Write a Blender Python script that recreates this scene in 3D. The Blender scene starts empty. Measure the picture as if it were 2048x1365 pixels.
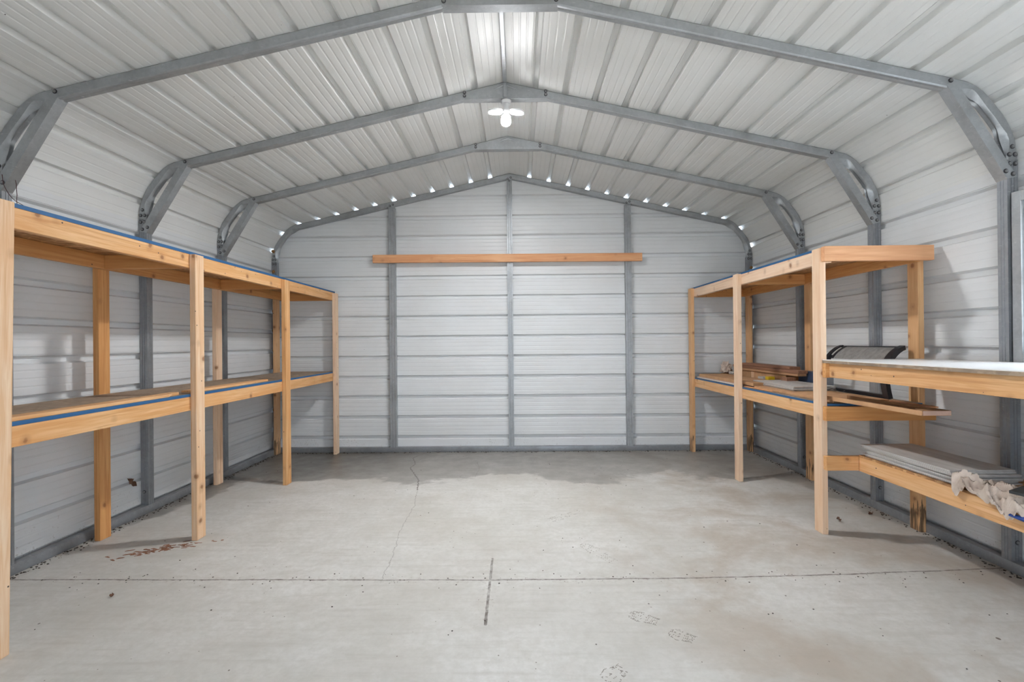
import bpy, bmesh, math, random
from mathutils import Vector, Matrix
random.seed(7)
C = bpy.context.scene.collection
S = bpy.context.scene
PI = math.pi
XC = -0.083                      # ridge line of the building
YB = 5.84                        # inner face of the back sheeting

# ------------------------------------------------------------------ materials
class NT:
    def __init__(s, name):
        s.m = bpy.data.materials.new(name); s.m.use_nodes = True
        s.t = s.m.node_tree; s.n = s.t.nodes; s.l = s.t.links
        s.b = s.n['Principled BSDF']
    def put(s, sock, v):
        if isinstance(v, bpy.types.NodeSocket): s.l.new(v, sock)
        elif v is not None:
            if hasattr(sock.default_value, '__len__') and hasattr(v, '__len__') and len(v) == 3 and len(sock.default_value) == 4: v = (*v, 1)
            sock.default_value = v
    def set(s, **k):
        for a, v in k.items(): s.put(s.b.inputs[a.replace('_', ' ')], v)
        return s.m
    def math(s, op, a, b=0.0, c=0.0, clamp=False):
        n = s.n.new('ShaderNodeMath'); n.operation = op; n.use_clamp = clamp
        s.put(n.inputs[0], a); s.put(n.inputs[1], b); s.put(n.inputs[2], c); return n.outputs[0]
    def vmath(s, op, a, b=(0, 0, 0), scale=None):
        n = s.n.new('ShaderNodeVectorMath'); n.operation = op
        s.put(n.inputs[0], a); s.put(n.inputs[1], b)
        if scale is not None: s.put(n.inputs['Scale'], scale)
        return n.outputs['Value'] if op in ('DOT_PRODUCT', 'LENGTH', 'DISTANCE') else n.outputs[0]
    def noise(s, v, scale, detail=4, rough=.55, dist=0.0):
        n = s.n.new('ShaderNodeTexNoise'); s.put(n.inputs['Vector'], v)
        n.inputs['Scale'].default_value = scale; n.inputs['Detail'].default_value = detail
        n.inputs['Roughness'].default_value = rough; n.inputs['Distortion'].default_value = dist
        return n.outputs['Fac']
    def voro(s, v, scale, out='Distance', feature='F1'):
        n = s.n.new('ShaderNodeTexVoronoi'); n.feature = feature; s.put(n.inputs['Vector'], v)
        n.inputs['Scale'].default_value = scale; return n.outputs['Distance'], n.outputs['Color']
    def ramp(s, f, stops):
        n = s.n.new('ShaderNodeValToRGB'); s.put(n.inputs[0], f); e = n.color_ramp.elements
        while len(e) < len(stops): e.new(.5)
        for i, (p, c) in enumerate(stops):
            e[i].position = p; e[i].color = (c, c, c, 1) if not hasattr(c, '__len__') else (*c, 1)
        return n.outputs[0]
    def mix(s, f, a, b, mode='MIX'):
        n = s.n.new('ShaderNodeMix'); n.data_type = 'RGBA'; n.blend_type = mode
        s.put(n.inputs[0], f); s.put(n.inputs[6], a); s.put(n.inputs[7], b); return n.outputs[2]
    def sep(s, v):
        n = s.n.new('ShaderNodeSeparateXYZ'); s.put(n.inputs[0], v); return n.outputs
    def comb(s, x, y, z):
        n = s.n.new('ShaderNodeCombineXYZ')
        for i, v in enumerate((x, y, z)): s.put(n.inputs[i], v)
        return n.outputs[0]
    def bump(s, h, strength, dist=.01):
        n = s.n.new('ShaderNodeBump'); s.put(n.inputs['Height'], h)
        n.inputs['Strength'].default_value = strength; n.inputs['Distance'].default_value = dist
        s.l.new(n.outputs[0], s.b.inputs['Normal'])
    @property
    def pos(s): return s.n.new('ShaderNodeNewGeometry').outputs['Position']
    @property
    def obj(s): return s.n.new('ShaderNodeTexCoord').outputs['Object']
    @property
    def rnd(s): return s.n.new('ShaderNodeObjectInfo').outputs['Random']
    def attr(s, name):
        n = s.n.new('ShaderNodeAttribute'); n.attribute_name = name; return n.outputs['Vector']

def plain(name, col, rough=.6, metal=0.0, **k):
    t = NT(name); return t.set(Base_Color=col, Roughness=rough, Metallic=metal, **k)

def mat_sheet(name, col=(.775, .795, .81)):
    t = NT(name); p = t.pos
    d, c = t.voro(p, 9); r = t.sep(c)[0]
    speck = t.math('MULTIPLY', t.math('LESS_THAN', d, .028), t.math('GREATER_THAN', r, .80))
    n = t.noise(p, 2.2, 5)
    base = t.mix(t.ramp(n, [(.3, 0), (.75, 1)]), col, (col[0]*.93, col[1]*.92, col[2]*.905))
    z = t.sep(p)[2]
    mud = t.math('MULTIPLY', t.math('LESS_THAN', z, t.math('MULTIPLY', t.ramp(t.noise(p, 4, 5, .7), [(.42, 0), (.7, 1)]), .30)), t.ramp(t.noise(p, 70, 4, .75), [(.57, 0), (.64, 1)]))
    base = t.mix(t.math('MULTIPLY', mud, .45), base, (.22, .18, .14))
    base = t.mix(t.math('MULTIPLY', speck, .9), base, (.05, .045, .04))
    return t.set(Base_Color=base, Roughness=t.math('ADD', .33, t.math('MULTIPLY', n, .15)))

def mat_galv(name, col=(.50, .52, .535), metal=.55):
    t = NT(name); p = t.pos
    d, c = t.voro(p, 55); n = t.noise(p, 6, 5, .6)
    a = t.mix(t.math('MULTIPLY', t.sep(c)[0], .35), col, (col[0]*.72, col[1]*.73, col[2]*.75))
    a = t.mix(t.ramp(n, [(.45, 0), (.72, .55)]), a, (col[0]*.62, col[1]*.6, col[2]*.57))
    sc = t.noise(t.vmath('MULTIPLY', p, (12, 12, 90)), 2, 3)
    a = t.mix(t.ramp(sc, [(.66, 0), (.74, .5)]), a, (.75, .76, .77))
    t.bump(t.noise(p, 90, 2), .05, .003)
    return t.set(Base_Color=a, Metallic=metal, Roughness=t.math('ADD', .34, t.math('MULTIPLY', n, .25)))

def mat_wood(name, light, dark, rot=False, knots=True, rough=.62, spread=.35):
    t = NT(name); g = t.attr('grain')
    gs = t.vmath('MULTIPLY', g, (1.3, 22, 22))
    n1 = t.noise(gs, 1.6, 4, .6, .6)
    n2 = t.noise(t.vmath('MULTIPLY', g, (5, 160, 160)), 1.5, 2)
    f = t.math('ADD', t.math('MULTIPLY', n1, .8), t.math('MULTIPLY', n2, .25))
    deep = (dark[0]*.80, dark[1]*.66, dark[2]*.5)
    col = t.mix(t.ramp(f, [(.40, 0), (.62, 1)]), light, dark)
    n4 = t.noise(t.vmath('MULTIPLY', g, (.9, 34, 34)), 1.3, 3, .6, .9)
    col = t.mix(t.ramp(n4, [(.56, 0), (.66, .75)]), col, deep)
    col = t.mix(t.ramp(t.noise(g, 2.1, 3), [(.45, 0), (.7, .45)]), col, (dark[0], dark[1]*.9, dark[2]*.8))
    tone = t.math('MULTIPLY', t.rnd, spread)
    col = t.mix(tone, col, (light[0]*1.03, light[1]*1.12, light[2]*1.35))
    if knots:
        gw = t.vmath('ADD', g, t.vmath('SCALE', t.comb(n1, n1, n1), scale=.02))
        d, c = t.voro(gw, 10.5); r = t.sep(c)
        on = t.math('GREATER_THAN', r[0], .70)
        k = t.math('MULTIPLY', on, t.ramp(d, [(.06, 1), (.14, .8), (.18, .3), (.36, 0)]))
        col = t.mix(t.math('MULTIPLY', k, .85), col, (.25, .085, .022))
        d2, c2 = t.voro(g, 17)
        k2 = t.math('MULTIPLY', t.math('GREATER_THAN', t.sep(c2)[1], .76), t.math('LESS_THAN', d2, .07))
        col = t.mix(k2, col, (.07, .05, .04))
    if rot:
        z = t.sep(t.pos)[2]
        m = t.math('MULTIPLY', t.math('LESS_THAN', z, t.math('MULTIPLY', t.noise(gs, 2.2, 4, .7), .32)), t.ramp(t.noise(gs, 3, 4), [(.42, 0), (.52, 1)]))
        col = t.mix(t.math('MULTIPLY', m, .85), col, (.055, .035, .022))
    t.bump(f, .12, .004)
    return t.set(Base_Color=col, Roughness=rough)

def mat_osb(name, a, b, c3, dirt=0.0):
    t = NT(name); p = t.obj
    w = t.vmath('ADD', p, t.vmath('SCALE', t.comb(t.noise(p, 5, 2), t.noise(p, 4, 2), 0), scale=.12))
    d, c = t.voro(t.vmath('MULTIPLY', w, (26, 9, 26)), 1.6); r = t.sep(c)
    d2, c2 = t.voro(t.vmath('MULTIPLY', w, (10, 30, 20)), 1.4); r2 = t.sep(c2)
    col = t.mix(r[0], a, b); col = t.mix(t.math('GREATER_THAN', r2[0], .72), col, c3)
    col = t.mix(t.ramp(d, [(.45, 0), (.75, .6)]), col, (a[0]*.35, a[1]*.33, a[2]*.3))
    if dirt:
        col = t.mix(t.math('MULTIPLY', t.ramp(t.noise(p, 5, 6, .65), [(.3, .35), (.7, 1)]), dirt), col, (.30, .235, .18))
    t.bump(t.math('ADD', r[1], d), .25, .004)
    return t.set(Base_Color=col, Roughness=.75)

def mat_floor():
    t = NT('concrete floor'); p = t.pos; xyz = t.sep(p)
    p2 = t.comb(xyz[0], xyz[1], 0.0)
    n1 = t.noise(p2, .9, 6, .6); n2 = t.noise(p2, 6, 6, .65); n3 = t.noise(p2, 60, 3, .6); n4 = t.noise(p2, .45, 4)
    col = t.mix(t.ramp(n1, [(.36, 0), (.64, 1)]), (.555, .535, .495), (.72, .71, .69))
    col = t.mix(t.math('MULTIPLY', t.ramp(n2, [(.42, 0), (.66, 1)]), .30), col, (.47, .45, .41))
    n5 = t.noise(p2, 26, 6, .7)
    col = t.mix(t.math('MULTIPLY', t.ramp(n5, [(.40, 0), (.66, 1)]), .42), col, (.46, .44, .40))
    col = t.mix(t.math('MULTIPLY', t.ramp(n3, [(.4, 0), (.7, 1)]), .30), col, (.55, .53, .50))
    # rusty brown tea stains towards the right side
    br = t.math('MULTIPLY', t.ramp(t.noise(p2, 1.5, 5, .6, .5), [(.46, 0), (.62, 1)]), t.ramp(t.math('MULTIPLY', xyz[0], .8), [(.25, .10), (.85, 1)]))
    col = t.mix(t.math('MULTIPLY', br, .55), col, (.36, .28, .205))
    # broom streaks across the slab
    st = t.noise(t.comb(t.math('MULTIPLY', xyz[0], 2.2), t.math('MULTIPLY', xyz[1], 26), 0), 1, 4, .6)
    col = t.mix(t.math('MULTIPLY', t.ramp(st, [(.52, 0), (.70, 1)]), .38), col, (.45, .425, .385))
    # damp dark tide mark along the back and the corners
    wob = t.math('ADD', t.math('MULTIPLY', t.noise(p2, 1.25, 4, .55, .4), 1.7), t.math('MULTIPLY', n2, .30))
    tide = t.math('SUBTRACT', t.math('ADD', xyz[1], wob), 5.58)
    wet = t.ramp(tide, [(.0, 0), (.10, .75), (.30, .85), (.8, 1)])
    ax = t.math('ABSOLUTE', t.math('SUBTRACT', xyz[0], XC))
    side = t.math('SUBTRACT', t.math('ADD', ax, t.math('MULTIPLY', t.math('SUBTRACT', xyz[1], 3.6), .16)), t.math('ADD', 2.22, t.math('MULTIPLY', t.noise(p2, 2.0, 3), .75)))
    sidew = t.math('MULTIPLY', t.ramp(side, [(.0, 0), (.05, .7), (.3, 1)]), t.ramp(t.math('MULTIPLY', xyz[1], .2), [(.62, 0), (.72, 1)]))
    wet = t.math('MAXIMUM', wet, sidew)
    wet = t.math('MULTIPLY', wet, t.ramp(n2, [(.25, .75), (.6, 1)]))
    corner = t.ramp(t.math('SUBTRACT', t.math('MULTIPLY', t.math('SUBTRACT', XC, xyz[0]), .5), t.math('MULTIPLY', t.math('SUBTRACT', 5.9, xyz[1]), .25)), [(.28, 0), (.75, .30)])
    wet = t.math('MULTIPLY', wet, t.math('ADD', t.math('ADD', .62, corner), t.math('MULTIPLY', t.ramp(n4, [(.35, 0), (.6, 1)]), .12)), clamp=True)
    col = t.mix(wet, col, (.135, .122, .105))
    # joints and cracks: distance to line pieces
    wv = t.vmath('ADD', p2, t.vmath('SCALE', t.comb(t.math('SUBTRACT', t.noise(p2, 14, 4, .7), .5), t.math('SUBTRACT', t.noise(t.vmath('ADD', p2, (9, 3, 0)), 14, 4, .7), .5), 0), scale=.05))
    wj = t.vmath('ADD', p2, t.vmath('SCALE', t.comb(0, t.math('SUBTRACT', t.noise(p2, 5, 5, .7), .5), 0), scale=.022))
    wj = t.vmath('ADD', wj, t.vmath('SCALE', t.comb(t.math('SUBTRACT', t.noise(p2, 30, 2, .6), .5), 0, 0), scale=.006))
    def seg(v, a, b):
        a = Vector((*a, 0)); b = Vector((*b, 0)); ab = b-a
        pa = t.vmath('SUBTRACT', v, tuple(a))
        h = t.math('DIVIDE', t.vmath('DOT_PRODUCT', pa, tuple(ab)), ab.length_squared, clamp=True)
        q = t.vmath('SCALE', tuple(ab), scale=h)
        return t.vmath('LENGTH', t.vmath('SUBTRACT', pa, q))
    def dmin(v, pts):
        o = None
        for a, b in zip(pts, pts[1:]):
            d = seg(v, a, b); o = d if o is None else t.math('MINIMUM', o, d)
        return o
    j1 = dmin(wj, [(-2.85, 2.685), (-1.45, 2.672), (-.14, 2.662), (.95, 2.676), (1.7, 2.71), (2.8, 2.79)])
    j2 = dmin(wj, [(-.163, 2.925), (-.162, 2.56), (-.160, 2.24)])
    cr = dmin(wv, [(-1.07, 5.75), (-1.17, 5.50), (-1.09, 5.25), (-1.10, 5.05), (-.93, 4.6), (-.88, 4.3)])
    cr2 = dmin(wv, [(-.88, 4.3), (-.82, 3.9), (-.81, 3.38), (-.76, 3.0), (-.74, 2.67)])
    cr3 = dmin(wv, [(-.45, 5.3), (-.40, 5.0), (-.42, 4.7)])
    jw = t.math('ADD', .003, t.math('MULTIPLY', n2, .006))
    jm = t.math('MAXIMUM', t.math('LESS_THAN', j1, jw), t.math('LESS_THAN', j2, t.math('ADD', jw, .0005)))
    jm = t.math('MULTIPLY', jm, t.ramp(t.noise(p2, 22, 4, .7), [(.32, .25), (.60, .9)]))
    soil = t.math('MULTIPLY', t.ramp(t.math('MINIMUM', j1, j2), [(.0, 1), (.06, 0)]), t.ramp(t.noise(p2, 40, 4, .75), [(.55, 0), (.68, .6)]))
    col = t.mix(soil, col, (.22, .16, .12))
    col = t.mix(t.math('MULTIPLY', jm, .9), col, (.085, .062, .048))
    cm = t.math('MAXIMUM', t.math('LESS_THAN', cr, .005), t.math('MULTIPLY', t.math('LESS_THAN', t.math('MINIMUM', cr2, cr3), .0028), .45))
    col = t.mix(t.math('MULTIPLY', cm, .8), col, (.12, .10, .085))
    # grit
    for sc, th, rr, cc in ((16, .76, .05, (.10, .08, .065)), (34, .80, .075, (.20, .17, .14)), (7, .84, .04, (.13, .09, .065))):
        d, c = t.voro(t.vmath('MULTIPLY', p2, (1, .8, 1)), sc)
        r = t.sep(c)
        g = t.math('MULTIPLY', t.math('GREATER_THAN', r[0], th), t.math('LESS_THAN', d, t.math('MULTIPLY', r[1], rr*1.6)))
        col = t.mix(t.math('MULTIPLY', g, .9), col, cc)
    h = t.math('SUBTRACT', t.math('ADD', t.math('MULTIPLY', n2, .5), t.math('MULTIPLY', n3, .3)), t.math('MULTIPLY', jm, 1.5))
    t.bump(h, .10, .006)
    rough = t.math('SUBTRACT', t.math('ADD', .47, t.math('MULTIPLY', n2, .22)), t.math('MULTIPLY', wet, .30))
    return t.set(Base_Color=col, Roughness=rough, Specular_IOR_Level=.42)

def mat_card(name, col):
    t = NT(name); p = t.obj
    n = t.noise(p, 9, 5); l = t.noise(t.vmath('MULTIPLY', p, (180, 3, 180)), 1, 2)
    c = t.mix(t.ramp(n, [(.35, 0), (.7, 1)]), col, (col[0]*.78, col[1]*.75, col[2]*.72))
    c = t.mix(t.math('MULTIPLY', t.ramp(l, [(.45, 0), (.6, 1)]), .15), c, (col[0]*.7, col[1]*.66, col[2]*.6))
    return t.set(Base_Color=c, Roughness=.8)

def mat_tile():
    t = NT('grey ribbed tile'); p = t.obj; x = t.sep(p)
    n = t.noise(t.vmath('MULTIPLY', p, (24, 4, 24)), 1, 4)
    w = t.n.new('ShaderNodeTexWave'); w.bands_direction = 'Y'; w.inputs['Scale'].default_value = 24
    w.inputs['Distortion'].default_value = .6; w.inputs['Detail'].default_value = 1
    t.l.new(p, w.inputs['Vector'])
    on = t.ramp(t.noise(p, 3.2, 2), [(.40, 0), (.55, 1)])
    c = t.mix(t.ramp(n, [(.35, 0), (.7, 1)]), (.62, .60, .575), (.50, .475, .45))
    c = t.mix(t.math('MULTIPLY', t.math('MULTIPLY', on, w.outputs['Fac']), .38), c, (.30, .275, .255))
    return t.set(Base_Color=c, Roughness=.55)

M = {}
M['sheet'] = mat_sheet('white painted steel sheet')
M['sheet_roof'] = mat_sheet('white painted roof sheet', (.80, .81, .80))
M['galv'] = mat_galv('galvanized steel', (.43, .45, .465))
M['galv_dark'] = mat_galv('weathered galvanized steel', (.33, .345, .365), .5)
M['screw'] = plain('zinc screw', (.30, .30, .30), .4, .7)
M['washer'] = plain('dark screw washer', (.045, .045, .05), .6)
M['wood'] = mat_wood('pine lumber', (.83, .515, .255), (.70, .355, .130), spread=.22)
M['wood_pale'] = mat_wood('pale pine lumber', (.87, .65, .45), (.77, .49, .28), spread=.35)
M['wood_orange'] = mat_wood('orange pine lumber', (.74, .39, .145), (.60, .265, .075), spread=.2)
M['wood_rot'] = mat_wood('pine lumber with rotten foot', (.78, .48, .24), (.66, .36, .16), rot=True)
M['wood_red'] = mat_wood('reddish pine lumber', (.80, .44, .22), (.66, .30, .13))
M['wood_brown'] = mat_wood('stained brown board', (.36, .17, .085), (.20, .085, .045), knots=False, spread=.5)
M['wood_tan'] = mat_wood('tan board', (.60, .34, .17), (.46, .235, .11), knots=False)
M['osb'] = mat_osb('strand board', (.52, .27, .11), (.40, .185, .07), (.66, .38, .18))
M['osb_dirty'] = mat_osb('dusty strand board', (.46, .33, .22), (.33, .23, .16), (.55, .40, .27), .75)
M['blue'] = plain('blue painted edge', (.022, .115, .27), .6)
M['white_board'] = None
M['floor'] = mat_floor()
M['card'] = mat_card('brown cardboard', (.62, .36, .185))
M['card_dark'] = mat_card('darker brown cardboard', (.40, .215, .10))
M['card_pink'] = mat_card('pinkish cardboard end', (.66, .45, .36))
M['tile'] = mat_tile()
M['black'] = plain('black plastic', (.018, .019, .024), .38)
M['white_plastic'] = plain('white plastic', (.82, .83, .84), .4)
M['slate'] = plain('dark slab', (.035, .040, .043), .55)
M['tarp'] = plain('blue plastic sheet', (.012, .055, .27), .4)
M['yellow'] = plain('yellow tape', (.85, .62, .02), .5)
M['wire'] = plain('dark red wire', (.06, .012, .015), .5)
M['leaf'] = plain('dried leaf', (.14, .065, .035), .8)
M['chip'] = plain('reddish bark chips', (.30, .14, .08), .85)
M['dirt'] = plain('dark dirt', (.055, .043, .034), .9)
M['mud'] = plain('grey mud print', (.24, .215, .185), .9)
M['navy'] = plain('dark blue plastic', (.03, .05, .10), .5)
M['foam'] = plain('rusty amber foam', (.30, .15, .045), .7)
M['paper'] = plain('white printed paper', (.78, .77, .74), .7)
def _wb():
    t = NT('white laminate with dust'); p = t.pos
    n = t.noise(p, 30, 5, .7); x = t.sep(p)[0]
    edge = t.ramp(t.math('MULTIPLY', t.math('SUBTRACT', x, 2.28), 3), [(.0, 0), (1, 1)])
    d, c = t.voro(p, 34)
    cr = t.math('MULTIPLY', t.math('LESS_THAN', d, .10), t.math('GREATER_THAN', t.sep(c)[0], .82))
    dust = t.math('MULTIPLY', edge, t.ramp(n, [(.42, 0), (.62, .75)]))
    col = t.mix(dust, (.86, .845, .825), (.42, .33, .25)); col = t.mix(t.math('MULTIPLY', cr, .85), col, (.13, .10, .08))
    return t.set(Base_Color=col, Roughness=.35)
M['white_board'] = _wb()
def _cloth():
    t = NT('beige ribbed cloth'); p = t.obj
    n = t.noise(p, 14, 4)
    col = t.mix(t.ramp(n, [(.4, 0), (.75, .8)]), (.66, .56, .48), (.40, .30, .235))
    col = t.mix(t.ramp(t.noise(t.vmath('ADD', p, (3, 1, 2)), 8, 3), [(.60, 0), (.66, .8)]), col, (.16, .11, .075))
    t.bump(t.noise(t.vmath('MULTIPLY', p, (60, 220, 60)), 1, 2), .4, .004)
    return t.set(Base_Color=col, Roughness=.9)
M['cloth'] = _cloth()
def _dustpane():
    t = NT('dusty translucent plastic'); n = t.noise(t.obj, 26, 4, .7)
    t.put(t.b.inputs['Transmission Weight'], .25)
    return t.set(Base_Color=t.mix(t.ramp(n, [(.35, 0), (.7, 1)]), (.30, .285, .27), (.47, .465, .45)), Roughness=.55, Alpha=.88)
M['dustpane'] = _dustpane()
M['clear'] = plain('clear plastic pane', (.9, .93, .95), .06, Alpha=.10)
M['glass'] = plain('window glass', (.92, .95, .97), .03, Alpha=.08)
def _led():
    t = NT('lit led panel'); return t.set(Base_Color=(.9, .9, .9), Emission_Color=(.985, .99, 1.0), Emission_Strength=960.0)
M['led'] = _led()
M['kraft'] = M['card']

# ------------------------------------------------------------------ helpers
ORG = {}
def link(o, parent=None):
    C.objects.link(o)
    if parent is not None: o.parent = parent
    return o
def empty(name, loc):
    o = bpy.data.objects.new(name, None); o.empty_display_size = .1; C.objects.link(o)
    o.location = loc; ORG[o] = Vector(loc); return o
def tag(o, label=None, cat=None, group=None, kind=None):
    if label: o['label'] = label
    if cat: o['category'] = cat
    if group: o['group'] = group
    if kind: o['kind'] = kind
    return o
def thing(name, label, cat, loc, group=None): return tag(empty(name, loc), label, cat, group)
def obj(name, bm, mats, parent=None, origin=None, smooth=None, grain=False):
    """bm is in world coordinates; the object gets its origin at parent/thing origin or given origin"""
    org = ORG[parent] if parent is not None else Vector(origin or (0, 0, 0))
    if grain: add_grain(bm, grain if isinstance(grain, str) else None)
    bmesh.ops.translate(bm, vec=-org, verts=bm.verts)
    bmesh.ops.recalc_face_normals(bm, faces=bm.faces) if smooth != 'keep' else None
    me = bpy.data.meshes.new(name); bm.to_mesh(me)
    if grain:
        lay = bm.verts.layers.float_vector['g']; vals = []
        for v in bm.verts: vals += list(v[lay])
        at = me.attributes.get('grain') or me.attributes.new('grain', 'FLOAT_VECTOR', 'POINT')
        at.data.foreach_set('vector', vals)
    bm.free()
    for m in (mats if isinstance(mats, (list, tuple)) else [mats]): me.materials.append(M[m] if isinstance(m, str) else m)
    if smooth and smooth != 'keep':
        for pz in me.polygons: pz.use_smooth = True
        me.set_sharp_from_angle(angle=math.radians(smooth))
    o = bpy.data.objects.new(name, me); link(o, parent); ORG[o] = org
    if parent is None: o.location = org
    return o
def add_grain(bm, axis=None):
    lay = bm.verts.layers.float_vector.new('g')
    lo = [min(v.co[i] for v in bm.verts) for i in range(3)]; hi = [max(v.co[i] for v in bm.verts) for i in range(3)]
    d = [hi[i]-lo[i] for i in range(3)]
    a = 'XYZ'.index(axis) if axis else d.index(max(d))
    b, c = [i for i in range(3) if i != a]
    r = Vector((random.uniform(0, 40), random.uniform(0, 40), random.uniform(0, 40)))
    for v in bm.verts: v[lay] = Vector((v.co[a], v.co[b], v.co[c])) + r
def bx(bm, x0, x1, y0, y1, z0, z1, bev=0.0, mi=0, rot=None):
    r = bmesh.ops.create_cube(bm, size=1.0)
    vs = r['verts']
    c = Vector(((x0+x1)/2, (y0+y1)/2, (z0+z1)/2))
    for v in vs:
        p = Vector((v.co.x*(x1-x0), v.co.y*(y1-y0), v.co.z*(z1-z0)))
        if rot is not None: p = rot @ p
        v.co = p + c
    fs = list({f for v in vs for f in v.link_faces})
    for f in fs: f.material_index = mi
    if bev: bmesh.ops.bevel(bm, geom=list({e for f in fs for e in f.edges}), offset=bev, segments=2, affect='EDGES', profile=.6)
    return vs
def board(name, parent, x0, x1, y0, y1, z0, z1, m='wood', rot=None, bev=.004, label=None):
    bm = bmesh.new(); bx(bm, x0, x1, y0, y1, z0, z1, bev)
    if rot: bmesh.ops.rotate(bm, cent=((x0+x1)/2, (y0+y1)/2, (z0+z1)/2), matrix=rot, verts=bm.verts)
    o = obj(name, bm, m, parent, origin=None if parent else ((x0+x1)/2, (y0+y1)/2, z0), grain=True)
    if label: o['label'] = label
    return o
def grid_quads(bm, rows, mi=0, closed=False):
    """rows: list of lists of Vectors -> quads"""
    V = [[bm.verts.new(p) for p in r] for r in rows]
    for a, b in zip(V, V[1:]):
        n = len(a)
        for i in range(n if closed else n-1):
            f = bm.faces.new((a[i], a[(i+1) % n], b[(i+1) % n], b[i])); f.material_index = mi
    return V
def tube(bm, pts, r, seg=8, mi=0):
    pts = [Vector(p) for p in pts]; rows = []
    for i, p in enumerate(pts):
        d = (pts[min(i+1, len(pts)-1)] - pts[max(i-1, 0)]).normalized()
        a = d.orthogonal().normalized() if i == 0 else (rows_a - d*rows_a.dot(d)).normalized()
        rows_a = a; b = d.cross(a)
        rows.append([p + (a*math.cos(t)+b*math.sin(t))*r for t in [2*PI*k/seg for k in range(seg)]])
    V = grid_quads(bm, rows, mi, True)
    bm.faces.new(V[0][::-1]).material_index = mi; bm.faces.new(V[-1]).material_index = mi
def prism(bm, poly, fn, a, b, mi=0):
    """poly of 2D points, fn(u,v,w)->3D, extruded from w=a to w=b"""
    A = [bm.verts.new(fn(u, v, a)) for u, v in poly]; B = [bm.verts.new(fn(u, v, b)) for u, v in poly]
    n = len(poly)
    fs = [bm.faces.new(A[::-1]), bm.faces.new(B)] + [bm.faces.new((A[i], A[(i+1) % n], B[(i+1) % n], B[i])) for i in range(n)]
    for f in fs: f.material_index = mi
    return fs
def cyl(bm, c, axis, r, h, seg=12, mi=0, r2=None):
    axis = Vector(axis).normalized(); a = axis.orthogonal().normalized(); b = axis.cross(a); c = Vector(c)
    rows = [[c + axis*hh + (a*math.cos(t)+b*math.sin(t))*rr for t in [2*PI*k/seg for k in range(seg)]] for hh, rr in ((0, r), (h, r2 or r))]
    V = grid_quads(bm, rows, mi, True)
    bm.faces.new(V[0][::-1]).material_index = mi; bm.faces.new(V[1]).material_index = mi
def copy_tree(o, parent=None):
    c = o.copy(); C.objects.link(c); ORG[c] = ORG.get(o, Vector())
    if parent is not None: c.parent = parent
    for ch in list(o.children): copy_tree(ch, c)
    return c

# ------------------------------------------------------------------ building profile
ctrl = [(2.768, -.02), (2.768, 1.0), (2.768, 2.0), (2.768, 2.17), (2.766, 2.26), (2.752, 2.34), (2.715, 2.425), (2.655, 2.510),
        (2.590, 2.585), (2.525, 2.628), (2.445, 2.6525), (2.36, 2.672), (2.0, 2.7535), (1.0, 2.980), (0.0, 3.2065)]
def catmull(pts, n):
    out = []
    for i in range(len(pts)-1):
        p0 = Vector(pts[max(i-1, 0)]); p1 = Vector(pts[i]); p2 = Vector(pts[i+1]); p3 = Vector(pts[min(i+2, len(pts)-1)])
        # chord-limited tangents so the straight stretches stay straight
        d = (p2-p1).length
        m1 = ((p2-p0).normalized() if i else (p2-p1).normalized())*d; m2 = ((p3-p1).normalized() if i < len(pts)-2 else (p2-p1).normalized())*d
        for k in range(n):
            t = k/n
            out.append((2*t**3-3*t**2+1)*p1 + (t**3-2*t**2+t)*m1 + (-2*t**3+3*t**2)*p2 + (t**3-t**2)*m2)
    out.append(Vector(pts[-1])); return out
PROF = catmull(ctrl, 8)
ARC = [0.0]
for a, b in zip(PROF, PROF[1:]): ARC.append(ARC[-1] + (b-a).length)
LEN = ARC[-1]
def pat(s):
    s = max(0, min(LEN, s)); i = 0
    lo, hi = 0, len(ARC)-1
    while hi-lo > 1:
        m = (lo+hi)//2
        if ARC[m] <= s: lo = m
        else: hi = m
    t = (s-ARC[lo])/(ARC[hi]-ARC[lo]); p = PROF[lo].lerp(PROF[hi], t)
    e = .004; i0 = max(lo-0, 0)
    def tang(k): return (PROF[min(k+1, len(PROF)-1)]-PROF[max(k-1, 0)]).normalized()
    d = tang(lo).lerp(tang(hi), t).normalized() if 0 < lo < len(PROF)-2 else (PROF[hi]-PROF[lo]).normalized()
    return p, Vector((d.y, -d.x))            # outward normal (u, z)
def s_of_z(z):
    for i in range(len(PROF)-1):
        if PROF[i].y <= z <= PROF[i+1].y: return ARC[i] + (ARC[i+1]-ARC[i])*(z-PROF[i].y)/(PROF[i+1].y-PROF[i].y)
def u_of_z(z):
    p, n = pat(s_of_z(max(z, -.01))); return p.x
RIB = []
z = .27
while z < 2.14: RIB.append(s_of_z(z)); z += .2275
k = 0
while LEN-(.23+.2275*k) > RIB[-1]+.15: k += 1
RIB += sorted(LEN-(.23+.2275*j) for j in range(k))
RIB.insert(0, s_of_z(.0425))
def sheet_offsets(s0, s1, ribs, lap=4, lapo=1):
    """list of (s, outward offset) along one run of ribbed sheet"""
    o = [(s0, 0), (s1, 0)]
    for i, r in enumerate(ribs):
        for ds, h in ((-.0265, 0), (-.0155, .030), (.0155, .030), (.0265, 0)):
            o.append((r+ds, h))
        for mm in (.0715, .119, .1655):
            for ds, h in ((-.0065, 0), (-.0035, .0014), (.0035, .0014), (.0065, 0)): o.append((r+mm+ds, h))
        if i % lap == lapo:
            for ds, h in ((.031, 0), (.0315, .005), (.0335, .005), (.034, 0)): o.append((r+ds, h))
    o += [(s, 0) for s in ARC if all(abs(s-r) > .0275 for r in ribs)]
    o = sorted((s, h) for s, h in o if s0-1e-6 <= s <= s1+1e-6)
    q = [o[0]]
    for a in o[1:]:
        if a[0]-q[-1][0] > 2e-4: q.append(a)
    return q
GAP = .0015
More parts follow.
